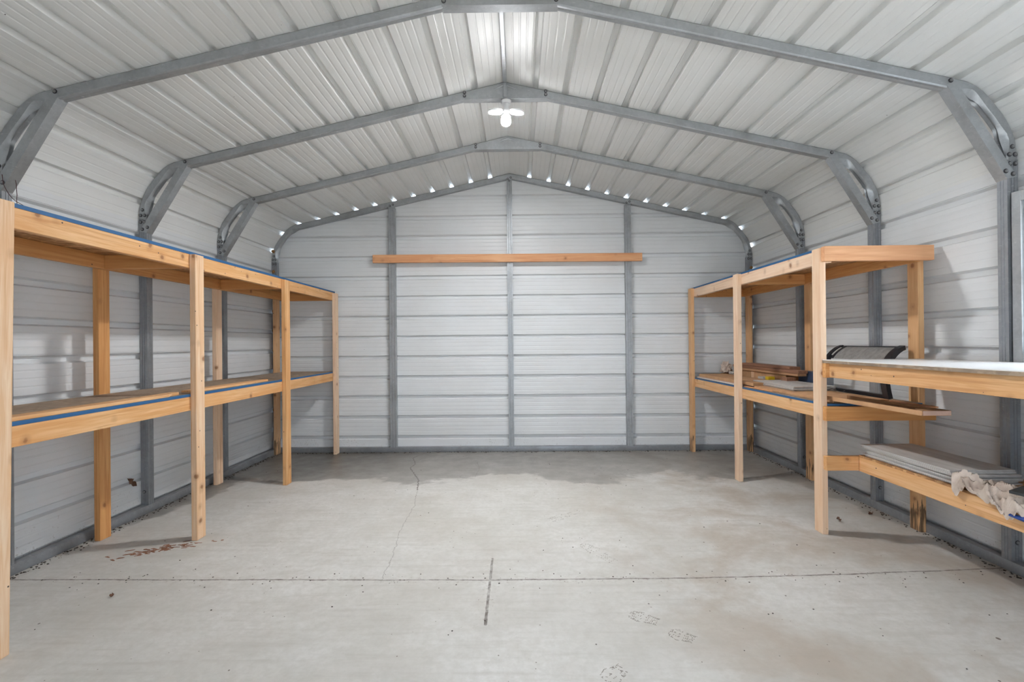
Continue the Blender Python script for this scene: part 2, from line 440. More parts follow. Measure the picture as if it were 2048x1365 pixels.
def shell(name, side, s0, s1, y0, y1, m, hole=None):
    bm = bmesh.new()
    off = sheet_offsets(s0, s1, RIB)
    pts = []
    for s, h in off:
        p, n = pat(s); p = p + n*(h+GAP); pts.append((XC+side*p.x, p.y))
    if hole is None:
        grid_quads(bm, [[Vector((x, y0, z)) for x, z in pts], [Vector((x, y1, z)) for x, z in pts]])
    else:
        ya, yb, za, zb = hole
        for (a, b, cut) in ((y0, ya, False), (ya, yb, True), (yb, y1, False)):
            runs = [pts] if not cut else [[q for q in pts if q[1] <= za] + [(pts[0][0], za)], [(pts[0][0], zb)] + [q for q in pts if q[1] >= zb]]
            for r in runs: grid_quads(bm, [[Vector((x, a, z)) for x, z in r], [Vector((x, b, z)) for x, z in r]])
    o = obj(name, bm, m, smooth=12); tag(o, kind='structure'); return o
YF = -.45
S_EAVE = s_of_z(2.195)
shell('wall_left', -1, 0, S_EAVE, YF, YB+.03, 'sheet')
WIN = (1.72, 2.66, 1.175, 1.975)
shell('wall_right', 1, 0, S_EAVE, YF, YB+.03, 'sheet', hole=WIN)
bm = bmesh.new()
for side in (-1, 1):
    off = sheet_offsets(S_EAVE, LEN, RIB, lapo=3 if side < 0 else 2)
    pts = []
    for s, h in off:
        p, n = pat(s); p = p + n*(h+GAP); pts.append((XC+side*p.x, p.y))
    pts[-1] = (XC, 3.2065+GAP*1.026)
    grid_quads(bm, [[Vector((x, YF, z)) for x, z in pts], [Vector((x, YB+.070, z)) for x, z in pts]])
bmesh.ops.remove_doubles(bm, verts=bm.verts, dist=.0004)
tag(obj('ceiling', bm, 'sheet_roof', smooth=12), kind='structure')

# back wall: horizontal ribs, cut to the arch
bm = bmesh.new()
zr = [.162+.2325*i for i in range(14)]; rows = [(.0, 0)]
for i, r in enumerate(zr):
    for ds, h in ((-.0265, 0), (-.0155, .030), (.0155, .030), (.0265, 0)): rows.append((r+ds, h))
    for mm in (.0735, .121, .168):
        for ds, h in ((-.0065, 0), (-.0035, .0014), (.0035, .0014), (.0065, 0)): rows.append((r+mm+ds, h))
    if i % 4 == 2:
        for ds, h in ((.031, 0), (.0315, .005), (.0335, .005), (.034, 0)): rows.append((r+ds, h))
rows += [(q.y, 0) for q in PROF if all(abs(q.y-r) > .0275 for r in zr)]
rows = sorted(r for r in rows if 0 <= r[0] < 3.2); rows.append((3.2, 0))
grid_quads(bm, [[Vector((XC-u_of_z(z), YB+h, z)), Vector((XC+u_of_z(z), YB+h, z))] for z, h in rows])
tag(obj('wall_back', bm, 'sheet', smooth=12), kind='structure')

# strips added outside the back corners to stop daylight at the rib ends
for i, sd_ in enumerate((-1, 1)):
    bm = bmesh.new(); a_, b_ = sorted((XC+sd_*2.60, XC+sd_*2.84)); bx(bm, a_, b_, YB+.031, YB+.034, 0, 2.19)
    tag(obj('light_stop_%d' % (i+1), bm, 'sheet'), kind='structure')
bm = bmesh.new()  # unseen wall behind the camera, added with its doorway to limit fill light
fz = [0, .6, 1.2, 1.8, 2.10] + [q.y for q in PROF if q.y > 2.12]
hz = 2.10; xa_, xb_ = .25, 1.30
for a, b in zip(fz, fz[1:]):
    if a >= hz-1e-3: grid_quads(bm, [[Vector((XC-u_of_z(a), YF, a)), Vector((XC+u_of_z(a), YF, a))], [Vector((XC-u_of_z(b), YF, b)), Vector((XC+u_of_z(b), YF, b))]])
    else:
        for xl, xr in ((lambda q: XC-u_of_z(q), lambda q: xa_), (lambda q: xb_, lambda q: XC+u_of_z(q))): grid_quads(bm, [[Vector((xl(a), YF, a)), Vector((xr(a), YF, a))], [Vector((xl(b), YF, b)), Vector((xr(b), YF, b))]])
tag(obj('wall_front_unseen', bm, 'sheet'), kind='structure')

# floor slab (unseen apron extended out front and right to bounce daylight in)
bm = bmesh.new(); bx(bm, -3.6, 9.0, -7.0, 6.3, -.12, 0)
FLOOR = tag(obj('floor', bm, 'floor'), kind='structure')

# base rails
T = .057
def rail(name, x0, x1, y0, y1):
    bm = bmesh.new(); bx(bm, x0, x1, y0, y1, .001, .059, .004)
    return tag(obj(name, bm, 'galv_dark', smooth=40), kind='structure')
rail('baseboard_left', XC-2.766, XC-2.766+T, YF, 5.835)
rail('baseboard_right', XC+2.766-T, XC+2.766, YF, 5.835)
rail('baseboard_back', XC-2.766+T+.002, XC+2.766-T-.002, 5.78, 5.837)

# ------------------------------------------------------------------ steel frames
def screw_mesh():
    bm = bmesh.new()
    cyl(bm, (0, 0, 0), (0, -1, 0), .0125, .0022, 14, 1)
    cyl(bm, (0, -.0022, 0), (0, -1, 0), .0085, .0055, 6, 0, .0078)
    me = bpy.data.meshes.new('screw'); bmesh.ops.recalc_face_normals(bm, faces=bm.faces); bm.to_mesh(me); bm.free()
    me.materials.append(M['screw']); me.materials.append(M['washer']); return me
SCREW = screw_mesh()
def screw(parent, x, y, z, sc=1.0):
    o = bpy.data.objects.new('screw', SCREW); C.objects.link(o); o.parent = parent
    o.location = Vector((x, y, z)) - ORG[parent]; o.scale = (sc, sc, sc); return o
def bow_section(s, y0, y1, t=T):
    """closed ring of the square tube at arclength s, crimped on the inside where the bow is bent"""
    p, n = pat(s)
    g1 = math.exp(-((p.y-2.335)/.055)**2) if p.x > 2.3 else 0
    g2 = math.exp(-((p.x-2.545)/.055)**2) if p.y > 2.3 else 0
    mid = 1.0 if (2.36 < p.y < 2.62 and p.x > 2.3) else 0
    g = max(g1, g2)
    e = t - .017*g - .004*mid
    c = t + .012*g - .034*g*0
    b = .006
    ring = [(b, 0), (y1-y0-b, 0), (y1-y0, b), (y1-y0, e-b), (y1-y0-b, e), ((y1-y0)*.72, c), ((y1-y0)*.5, t-.004-.026*g), ((y1-y0)*.28, c), (b, e), (0, e-b), (0, b)]
    return [(p - n*d, y0+yy) for yy, d in ring]
def bow(parent, y0, y1):
    bm = bmesh.new()
    s0 = s_of_z(2.205)
    ss = [s for s in ARC if s > s0+.01 and (pat(s)[0].x > 2.3 or True)]
    ss = [s0] + [s for i, s in enumerate(ss)]
    extra = [s0+.01*i for i in range(1, 62)]
    ss = sorted(set(round(v, 4) for v in ss+extra))
    rows = []
    for s in ss: rows.append([Vector((XC-q.x, y, q.y)) for q, y in bow_section(s, y0, y1)])
    # plumb joint at the ridge
    left = rows[:-1]
    pz, nz = pat(LEN-1e-4)
    apex = [Vector((XC, v.y, v.z - 0)) for v in rows[-1]]
    for a, (q, y) in zip(apex, bow_section(LEN-1e-4, y0, y1)):
        d = (pz-q).length if False else max(0, (pz-q).dot(nz)); a.x = XC; a.z = pz.y - d*1.0257; a.y = y
    right = [[Vector((2*XC-v.x, v.y, v.z)) for v in r] for r in left[::-1]]
    V = grid_quads(bm, left+[apex]+right, 0, True)
    bm.faces.new(V[0][::-1]); bm.faces.new(V[-1])
    return obj('bow', bm, 'galv', parent, smooth=35)
def leg(parent, side, y0, y1, ztop=2.212):
    bm = bmesh.new()
    xo = XC+side*2.766; xi = XC+side*(2.766-T)
    # tube with two shallow roll-formed grooves per face
    a = .0; poly = []
    w = T; g = .0025
    def face(fr, to, inward):
        fr = Vector(fr); to = Vector(to); inward = Vector(inward); out = [fr]
        for c in (.36, .64): out += [fr.lerp(to, c-.05), fr.lerp(to, c-.03)+inward*g, fr.lerp(to, c+.03)+inward*g, fr.lerp(to, c+.05)]
        return out
    poly = face((0, 0), (w, 0), (0, 1)) + face((w, 0), (w, w), (-1, 0)) + face((w, w), (0, w), (0, -1)) + face((0, w), (0, 0), (1, 0))
    prism(bm, [(q.x, q.y) for q in poly], lambda u, v, z: Vector((xi+(xo-xi)*u/w, y0+(y1-y0)*v/w, z)), .060, ztop)
    return obj('leg', bm, 'galv_dark', parent)
def knee_brace(parent, side, y0, y1):
    a = Vector((2.392, 2.617)); b = Vector((2.708, 2.108)); d = (b-a).normalized(); n = Vector((-d.y, d.x))
    if n.x < 0: n = -n
    # web on the room side, two flanges running back towards the bend
    w, th = .052, .003
    sec = [(0, y0-th), (0, y1+th), (w, y1+th), (w, y1+.0005), (th, y1+.0005), (th, y0-.0005), (w, y0-.0005), (w, y0-th)]
    bm = bmesh.new()
    def row(e, cut):
        r = []
        for nn, yy in sec:
            q = a + d*(e) + n*nn + d*(cut*nn); r.append(Vector((XC+side*q.x, yy, q.y)))
        return r
    L = (b-a).length
    V = grid_quads(bm, [row(0, -.25), row(L, .35)], 0, True)
    bm.faces.new(V[0][::-1]); bm.faces.new(V[1])
    return obj('knee_brace', bm, 'galv', parent)
def peak_brace(parent, y0, y1):
    bm = bmesh.new(); h = .315
    zt = lambda u: 3.2065-.2269*abs(u)-.016
    zb = 3.078
    poly = [(-h, zb), (h, zb), (h, zt(h)), (0.0, zt(0)), (-h, zt(h))]
    prism(bm, poly, lambda u, v, w: Vector((XC+u, w, v)), y0-.0035, y1+.0035)
    # pressed crescent bead
    N = 14; rows = []
    for i in range(N+1):
        t = -1+2*i/N; x = .085*t; zc = 3.150+.028*(math.cos(t*PI)*.5+.5); r = .004+.006*(1-t*t)
        rows.append([Vector((XC+x, y0-.0035-r*math.sin(q)*.8, zc+r*math.cos(q))) for q in [PI*j/6 for j in range(7)]])
    grid_quads(bm, rows)
    return obj('peak_brace', bm, 'galv', parent, smooth=30)
FR = {}
def frame(Y, label, braces=True, leg_screws=True):
    y0, y1 = Y, Y+T
    t = thing('steel_arch', label, 'steel arch', (XC, Y+T/2, 0.06), 'steel arches of the building')
    for s in (-1, 1): leg(t, s, y0, y1)
    bow(t, y0, y1)
    ys = y0-.0005
    if braces:
        for s in (-1, 1): knee_brace(t, s, y0, y1)
        peak_brace(t, y0, y1)
        for s in (-1, 1):
            screw(t, XC+s*2.412, y0-.003, 2.640)
            screw(t, XC+s*.303, y0-.0035, 3.102); screw(t, XC+s*.303, y1*0+y0-.0035, 3.075+.052)
            for u, z in ((2.738, 2.135), (2.700, 2.150)): screw(t, XC+s*u, y0-.003, z)
    for s in (-1, 1):
        for u, z in ((2.738, 2.282), (2.752, 2.240), (2.722, 2.240), (2.752, 2.190), (2.722, 2.190)): screw(t, XC+s*u, ys, z)
    if braces:
        for s in (-1, 1): screw(t, XC+s*2.74, ys, .16)
    FR[Y] = t
    return t
F1 = frame(2.704, 'galvanized steel arch nearest the camera, crossing the top of the view'); F1.rotation_euler.z = .0076   # set a touch askew
frame(3.745, 'galvanized steel arch with the lit lamp hanging at its peak')
frame(4.730, 'galvanized steel arch just behind the lit lamp, second from the back wall')
F4 = frame(5.780, 'galvanized steel end arch set tight against the back wall, without knee braces', braces=False)
for i, z in enumerate((2.335, 2.10, 1.8725, 1.645, 1.4175, 1.19, .735, .5075)):
    bm = bmesh.new(); bmesh.ops.create_icosphere(bm, subdivisions=2, radius=.019)
    for v in bm.verts:
        v.co *= 1+.25*math.sin(v.co.x*300+i)*math.cos(v.co.z*260+i*2)
        v.co += Vector((XC-2.740-(.0 if z > 2.2 else 0), 5.765, z))
    obj('foam_plug', bm, 'foam', F4, smooth=60)
bm = bmesh.new(); bmesh.ops.create_icosphere(bm, subdivisions=2, radius=.017)
for v in bm.verts: v.co += Vector((XC+2.748, 5.768, 2.0875))
obj('foam_plug', bm, 'foam', F4, smooth=60)

# upright hat-section posts on the back wall
def hat_post(x, w, ztop, label):
    t = thing('steel_post', label, 'steel post', (x, 5.80, .06), 'upright steel posts on the back wall')
    bm = bmesh.new(); y0, y1 = 5.7795, 5.838; h = w/2; zp = 3.2065-.2269*(abs(x-XC)+h)-.0605
    poly = [(-h, 0), (-h*.62, 0), (-h*.52, .004), (-h*.30, .004), (-h*.2, 0), (h*.2, 0), (h*.30, .004), (h*.52, .004), (h*.62, 0), (h, 0), (h, y1-y0), (-h, y1-y0)]
    prism(bm, poly, lambda u, v, zz: Vector((x+u, y0-.0035+v, zz)), .0605, zp)
    obj('post', bm, 'galv', t)
    bm = bmesh.new(); bx(bm, x-h*.92, x+h*.92, y0-.0035, y0-.0005, zp-.01, ztop); obj('fixing_tab', bm, 'galv', t)
    for dx in (-.016, .018): screw(t, x+dx, y0-.0035, ztop-.022+dx*.4)
    if abs(x-XC) < .1: screw(t, x, y0-.0035, ztop-.05, .9)
    return t
hat_post(-1.452, .074, 2.875, 'galvanized upright steel post left of centre on the back wall')
hat_post(-.090, .062, 3.170, 'galvanized upright steel post in the middle of the back wall under the ridge')
hat_post(1.270, .068, 2.875, 'galvanized upright steel post right of centre on the back wall')

# the long board screwed across the posts
bm = bmesh.new(); bx(bm, -1.665, 1.42, 5.7375, 5.7750, 2.179, 2.271, .004)
bmesh.ops.rotate(bm, cent=(-.12, 5.75, 2.225), matrix=Matrix.Rotation(math.radians(.235), 3, 'Y'), verts=bm.verts)
tag(obj('wooden_beam', bm, 'wood_red', origin=(-.12, 5.755, 2.225), grain=True), 'long reddish pine board fixed across the three steel posts of the back wall', 'beam')

# raceway along the ridge and down to the lamp
bm = bmesh.new()
bx(bm, XC-.012, XC+.012, YF+.1, 3.7405, 3.118+.030, 3.118+.046, .003)
bm2 = bmesh.new()
t = thing('cable_raceway', 'slim pale cable raceway running under the ridge towards the lamp', 'raceway', (XC, 1.6, 3.13))
bm.free(); bm = bmesh.new()
bx(bm, XC-.014, XC+.014, YF+.1, 2.694, 3.186, 3.202, .003); obj('channel', bm, 'galv', t)
bm2.free(); bm = bmesh.new(); bx(bm, XC-.014, XC+.014, 2.768, 3.735, 3.186, 3.202, .003); obj('channel', bm, 'galv', t)
bm = bmesh.new(); bx(bm, XC-.012, XC+.012, 3.722, 3.738, 3.082, 3.186, .003); obj('drop', bm, 'galv', t)

# lamp: screw-in hub with three hinged led panels
LX, LY = -.076, 3.775
lamp = thing('garage_lamp', 'lit three-panel garage lamp hanging under the ridge', 'lamp', (LX, LY, 3.077))
bm = bmesh.new(); cyl(bm, (LX, LY, 3.074), (0, 0, -1), .040, .022, 24, 0, .036); obj('socket', bm, 'white_plastic', lamp, smooth=40)
bm = bmesh.new(); cyl(bm, (LX, LY, 3.052), (0, 0, -1), .018, .040, 20); cyl(bm, (LX, LY, 3.012), (0, 0, -1), .024, .022, 20, 0, .020); obj('hub', bm, 'white_plastic', lamp, smooth=40)
def lamp_panel(ang, tilt):
    R = Matrix.Rotation(ang, 3, 'Z') @ Matrix.Rotation(tilt, 3, 'Y')
    o = Vector((LX, LY, 2.985)) + Matrix.Rotation(ang, 3, 'Z') @ Vector((.022, 0, 0))
    def leaf(z0, z1, sc):
        b = bmesh.new(); poly = []
        for i in range(24):
            tt = 2*PI*i/24; c, s_ = math.cos(tt), math.sin(tt)
            e = .8
            poly.append((.060+.054*sc*math.copysign(abs(c)**e, c), .038*sc*math.copysign(abs(s_)**e, s_)))
        prism(b, poly, lambda u, v, w: o + R @ Vector((u, v, w)), z0, z1); return b
    p = obj('panel', leaf(.0, .014, 1.0), 'white_plastic', lamp, smooth=40)
    l = obj('lens', leaf(-.003, -.0005, .93), 'led', p); return p
lamp_panel(math.radians(196), math.radians(4)); lamp_panel(math.radians(-16), math.radians(9)); lamp_panel(math.radians(93), math.radians(26))

# ------------------------------------------------------------------ window (right wall)
w = empty('window_1', (2.70, 2.19, 1.175)); tag(w, kind='structure')
ya, yb, za, zb = WIN
def fr(name, m, parts, bev=.003, parent=None):
    bm = bmesh.new()
    for p in parts: bx(bm, *p, bev)
    return obj(name, bm, m, parent or w)
fr('window_surround', 'galv', [(2.632, 2.684, yb, yb+.050, za-.055, zb+.055), (2.632, 2.684, ya-.05, ya, za-.055, zb+.055), (2.632, 2.684, ya, yb, zb, zb+.055), (2.632, 2.684, ya, yb, za-.055, za)])
fr('window_frame', 'white_plastic', [(2.650, 2.712, yb-.030, yb, za, zb), (2.650, 2.712, ya, ya+.03, za, zb), (2.650, 2.712, ya+.03, yb-.03, zb-.03, zb), (2.650, 2.712, ya+.03, yb-.03, za, za+.03), (2.665, 2.70, ya+.03, yb-.03, 1.56, 1.60)])
fr('glass', 'glass', [(2.684, 2.688, ya+.03, yb-.03, za+.03, zb-.03)], 0)

# ------------------------------------------------------------------ left shelving
P15, P35 = .038, .089
L = thing('shelving_unit', 'long two-tier pine shelving unit along the left wall', 'shelving', (-2.42, 3.9, 0))
for y in (1.941, 3.205, 4.455, 5.680):
    board('post', L, -2.113 if y > 2 else -2.112, -2.075 if y > 2 else -2.074, y, y+P35, .001, 1.852 if y < 3 else 1.846 if y < 4 else 1.838, 'wood_pale' if y != 4.455 else 'wood', rot=Matrix.Rotation(math.radians(1.1), 3, 'Y') if y < 2 else None)
for y, x in ((2.0, -2.744), (3.205, -2.744), (4.470, -2.746), (5.680, -2.793)):
    board('post', L, x, x+P15, y, y+P35, .001, 1.845, 'wood_rot' if y > 5 else 'wood_orange' if 3 < y < 4 else 'wood_pale')
board('rail', L, -2.1515, -2.1135, 1.96, 5.772, 1.757, 1.846, 'wood')
board('rail', L, -2.7055, -2.668, 1.96, 5.772, 1.757, 1.846, 'wood_orange')
board('rail', L, -2.1515, -2.1135, 1.96, 5.772, .838, .927, 'wood')
board('rail', L, -2.7055, -2.668, 1.96, 5.772, .838, .927, 'wood_orange')
for y in (2.0, 3.205, 4.470, 5.73):
    for z in (1.757, .838): board('cross_piece', L, -2.667, -2.152, y, y+P15, z, z+.0885, 'wood_orange')
def deck(name, parent, x0, x1, y0, y1, z0, th, top, bottom, edge_side, edges=True):
    bm = bmesh.new(); bx(bm, x0, x1, y0, y1, z0, z0+th)
    bm.faces.ensure_lookup_table()
    for f in bm.faces:
        n = f.normal; f.normal_update(); n = f.normal
        if n.z > .5: f.material_index = 0
        elif n.z < -.5: f.material_index = 1
        elif edges: f.material_index = 2
        else: f.material_index = 1
    return obj(name, bm, [top, bottom, 'blue'], parent, smooth='keep')
deck('top_deck', L, -2.738, -2.1140, 2.02, 4.42, 1.8465, .018, 'osb_dirty', 'osb', 1)
deck('top_deck', L, -2.738, -2.1140, 4.424, 5.774, 1.8465, .015, 'osb_dirty', 'osb', 1)
deck('lower_deck', L, -2.703, -2.1140, 2.02, 4.72, .9275, .018, 'osb_dirty', 'osb', 1)
deck('lower_deck', L, -2.703, -2.1140, 4.724, 5.774, .9275, .016, 'osb_dirty', 'osb', 1)

def strip_board(name, label, pts, z0, th, m, cat='board'):
    """thin loose board with an outline in plan"""
    bm = bmesh.new(); prism(bm, pts, lambda u, v, w: Vector((u, v, w)), z0, z0+th)
    cx = sum(p[0] for p in pts)/len(pts); cy = sum(p[1] for p in pts)/len(pts)
    return tag(obj(name, bm, m, origin=(cx, cy, z0), grain='Y'), label, cat)
strip_board('pine_strip', 'pale pine strip with a splintered end lying on the lower left shelf near the camera', [(-2.130, 2.06), (-2.126, 2.70), (-2.124, 3.02), (-2.138, 3.05), (-2.150, 3.09), (-2.149, 3.13), (-2.163, 3.17), (-2.215, 3.17), (-2.205, 3.0), (-2.212, 2.06)], .946, .016, 'wood', 'wood strip')
strip_board('pine_strip', 'pale pine strip lying on the lower left shelf behind the second front post', [(-2.150, 3.30), (-2.141, 3.9), (-2.160, 4.30), (-2.175, 4.33), (-2.205, 4.32), (-2.235, 3.9), (-2.235, 3.30)], .946, .014, 'wood', 'wood strip')

# ------------------------------------------------------------------ right shelving
R_ = thing('shelving_unit', 'three-post two-tier pine shelving unit along the right wall', 'shelving', (2.3, 4.5, 0))
for y, m in ((3.261, 'wood_pale'), (4.485, 'wood_pale'), (5.685, 'wood')):
    board('post', R_, 1.945, 1.983, y, y+P35, .001, 1.848, m if y < 5 else 'wood_rot')
for y, x, m in ((3.290, 2.592, 'wood_rot'), (4.500, 2.592, 'wood_rot'), (5.680, 2.592, 'wood_rot')):
    board('post', R_, x, x+P15, y, y+P35, .001, 1.845, m)
board('rail', R_, 1.9835, 2.0215, 3.262, 5.772, 1.752, 1.843, 'wood_pale')
board('rail', R_, 2.553, 2.5912, 3.262, 5.772, 1.752, 1.843, 'wood_orange')
board('rail', R_, 1.9835, 2.0215, 3.262, 5.772, .738, .826, 'wood')
board('rail', R_, 2.553, 2.5912, 3.262, 5.772, .738, .826, 'wood_orange')
board('cross_piece', R_, 1.953, 2.645, 3.222, 3.2605, 1.757, 1.853, 'wood_red')
board('cross_piece', R_, 1.953, 2.645, 3.222, 3.2605, .737, .828, 'wood_orange')
for y in (4.5, 5.73):
    for z in (1.752, .738): board('cross_piece', R_, 2.022, 2.5525, y, y+P15, z, z+.088, 'wood_orange')
deck('top_deck', R_, 1.984, 2.62, 3.365, 5.774, 1.8435, .015, 'osb_dirty', 'osb', 1)
bm = bmesh.new(); bx(bm, 2.0, 2.47, 3.262, 3.363, 1.8435, 1.8565); obj('top_deck', bm, 'osb_dirty', R_)
deck('lower_deck', R_, 1.984, 2.59, 3.262, 5.774, .8265, .016, 'osb_dirty', 'osb', 1)
DZ = .8430

# ------------------------------------------------------------------ white-topped bench nearer the camera
B = thing('workbench', 'white-topped pine workbench with a low shelf at the right edge under the window', 'workbench', (2.3, 2.4, 0))
board('cross_piece', B, 1.953, 2.63, 3.222, 3.2605, 1.013, 1.106, 'wood_orange')
board('cross_piece', B, 1.953, 2.63, 3.222, 3.2605, .421, .511, 'wood')
board('rail', B, 1.974, 2.012, 1.30, 3.2215, 1.015, 1.106, 'wood')
board('rail', B, 2.152, 2.190, 1.30, 3.2215, .420, .511, 'wood')
board('rail', B, 2.582, 2.6195, 1.30, 3.2215, 1.015, 1.106, 'wood_orange')
board('leg', B, 1.974, 2.012, 1.30, 1.389, .001, 1.0145, 'wood'); board('leg', B, 2.582, 2.6195, 1.30, 1.389, .001, 1.0145, 'wood')
board('cross_piece', B, 2.0125, 2.5815, 1.30, 1.338, .421, .511, 'wood')
bm = bmesh.new(); bx(bm, 1.952, 2.622, 1.27, 3.256, 1.1065, 1.1235); ft = bx(bm, 1.952, 2.622, 1.27, 3.256, 1.1236, 1.1275)
bm.normal_update()
for f in bm.faces:
    if f.calc_center_median().z > 1.1236: f.material_index = 1
obj('bench_top', bm, ['osb_dirty', 'white_board'], B, smooth='keep')
bm = bmesh.new(); bx(bm, 2.154, 2.620, 1.30, 3.221, .5115, .5215); obj('low_shelf', bm, 'osb', B)
SZ = .5220

# ------------------------------------------------------------------ tiles
def tile_mesh():
    bm = bmesh.new(); bx(bm, -.163, .163, -.328, .328, 0, .0087, .0022)
    me = bpy.data.meshes.new('floor_tile'); bm.to_mesh(me); bm.free(); me.materials.append(M['tile']); return me
TILE = tile_mesh()
def tile(x, y, z, rz, label, group):
    o = bpy.data.objects.new('floor_tile', TILE); C.objects.link(o); o.location = (x, y, z); o.rotation_euler = (0, 0, rz)
    return tag(o, label, 'tile', group)
names = ['lowest', 'second from the bottom', 'third from the bottom', 'fourth from the bottom', 'fourth from the top', 'third from the top', 'second from the top', 'topmost']
for i, nm in enumerate(names):
    tile(2.328 + (.006, -.004, .010, .004, .008, -.002, -.008, -.010)[i], 2.862 + (-.004, .006, -.002, -.012, .004, -.010, .014, .016)[i], SZ+.0001+i*.0091, math.radians((.3, -.2, .5, 0, .4, -.3, .6, .4)[i]),
         'grey ribbed tile, %s of the eight stacked on the low shelf' % nm, 'grey tiles on the low shelf')
# ------------------------------------------------------------------ things on the right middle shelf
def flat_box(name, label, x0, x1, y0, y1, z0, z1, m, rz=0.0, cat='box', endm=None, flap=False):
    t = thing(name, label, cat, ((x0+x1)/2, (y0+y1)/2, z0))
    rot = Matrix.Rotation(rz, 3, 'Z')
    c = Vector(((x0+x1)/2, (y0+y1)/2, z0))
    def part(nm, b, mm):
        bmesh.ops.rotate(b, cent=c, matrix=rot, verts=b.verts); return obj(nm, b, mm, t)
    bm = bmesh.new(); bx(bm, x0, x1, y0, y1, z0, z1, .0025); part('body', bm, m)
    if endm:
        bm = bmesh.new(); bx(bm, x0+.004, x1-.004, y0-.003, y0-.0003, z0+.002, z1-.002); part('end_flap', bm, endm)
    if flap:
        bm = bmesh.new(); bx(bm, x0+.02, x1-.03, y0+.02, y1-.05, z1+.0003, z1+.002); part('top_flap', bm, flap)
    return t
# white and pink boards, then the flat carton in the far bay
bd = [(.8432, .0075, 'paper', 'thin white board at the bottom of the far bay under the flat carton', 2.000), (.8509, .007, 'card_pink', 'thin pinkish board on the white board in the far bay', 2.010)]
for z, th, m, lb, x in bd:
    bm = bmesh.new(); bx(bm, x, 2.33, 4.60, 5.66, z, z+th); tag(obj('thin_board', bm, m, origin=(2.15, 5.1, z)), lb, 'board')
flat_box('flat_carton', 'flat brown cardboard carton in the far bay of the right shelf', 2.012, 2.30, 4.36, 5.62, .8590, .8880, 'card', math.radians(.5), 'carton', 'card_dark')
# wood behind
def plank(label, x0, x1, y0, y1, z0, z1, m, rz=0.0):
    bm = bmesh.new(); bx(bm, x0, x1, y0, y1, z0, z1, .003)
    bmesh.ops.rotate(bm, cent=((x0+x1)/2, (y0+y1)/2, z0), matrix=Matrix.Rotation(math.radians(rz), 3, 'Z'), verts=bm.verts)
    return tag(obj('plank', bm, m, origin=((x0+x1)/2, (y0+y1)/2, z0), grain='Y'), label, 'plank')
flat_box('long_carton', 'long brown carton standing on edge behind the grey tiles', 2.405, 2.545, 4.56, 5.62, DZ+.0002, .9420, 'card', 0, 'carton', 'card_dark')
bm = bmesh.new(); bx(bm, 2.396, 2.4046, 5.16, 5.215, DZ+.0005, .935, .002); tag(obj('wood_block', bm, 'wood_pale', origin=(2.4, 5.19, DZ), grain='Z'), 'short pale wood block upright against the long carton', 'block')
bm = bmesh.new(); bx(bm, 2.33, 2.41, 4.40, 4.50, DZ+.0005, .925, .002); tag(obj('wood_block', bm, 'wood_brown', origin=(2.37, 4.45, DZ), grain='Z'), 'short brown wood block propping the near end of the brown planks', 'block')
plank('golden brown plank at the bottom of the plank pile', 2.385, 2.475, 4.33, 5.59, .9424, .9660, 'wood_tan')
plank('reddish brown plank on top of the golden plank', 2.375, 2.455, 4.30, 5.605, .9664, .9930, 'wood_brown')
plank('dark brown plank lying at the back of the plank pile', 2.480, 2.548, 4.58, 5.50, .9424, 1.012, 'wood_brown')
plank('second dark brown plank across the top of the plank pile', 2.400, 2.470, 4.50, 5.45, .9934, 1.016, 'wood_brown', .8)
bm = bmesh.new(); bx(bm, 2.320, 2.378, 4.70, 4.765, DZ+.0005, .915, .004); tag(obj('yellow_box', bm, 'yellow', origin=(2.35, 4.73, DZ)), 'small bright yellow box behind the grey tiles', 'box')
bm = bmesh.new(); bx(bm, 2.315, 2.375, 4.80, 4.90, DZ+.0005, .907, .004); tag(obj('grey_box', bm, 'tile', origin=(2.35, 4.85, DZ)), 'small grey box left of the yellow box', 'box')
bm = bmesh.new(); bx(bm, 2.46, 2.55, 4.10, 4.46, DZ+.0005, .985, .008); tag(obj('dark_case', bm, 'navy', origin=(2.5, 4.3, DZ)), 'dark blue case standing by the wall at the near end of the planks', 'case')
# printed paper and torn wrap at the far end
t = thing('paper_packet', 'small white printed paper packet at the far end of the planks', 'packet', (2.32, 5.45, .8882))
bm = bmesh.new(); bx(bm, 2.31, 2.345, 5.36, 5.56, .8890, .9150, .002); obj('packet', bm, 'paper', t)
for i in range(4):
    bm = bmesh.new(); bx(bm, 2.3085, 2.3098, 5.39+i*.04, 5.415+i*.04, .896, .908); obj('print_mark', bm, 'screw', t)
def crumple(name, label, cat, c, size, m, seed, sub=4, squash=1.0, amp=.5):
    rnd = random.Random(seed); bm = bmesh.new(); bmesh.ops.create_icosphere(bm, subdivisions=sub, radius=1)
    ph = [(Vector((rnd.uniform(-1, 1), rnd.uniform(-1, 1), rnd.uniform(-1, 1))).normalized(), rnd.uniform(3, 11), rnd.uniform(0, 6)) for _ in range(12)]
    for v in bm.verts:
        n = v.co.normalized(); s = 1.0
        for d, f, p in ph: s += amp/12*2*(abs(math.sin(n.dot(d)*f+p))-.5)
        v.co = n*s; v.co.x *= size[0]; v.co.y *= size[1]; v.co.z = max(v.co.z*size[2], -size[2]*.55)
        v.co += Vector(c)
    return tag(obj(name, bm, m, origin=(c[0], c[1], c[2]-size[2]*.55), smooth=50), label, cat)
crumple('torn_wrap', 'torn grey packing wrap with dark folds at the far end of the planks', 'wrap', (2.33, 5.668, .930), (.035, .048, .055), 'cloth', 3, amp=1.4)
crumple('crumpled_paper', 'brown crumpled paper lying by the far post of the right shelf', 'paper', (2.40, 5.69, .872), (.10, .035, .022), 'card_dark', 5, amp=1.0)

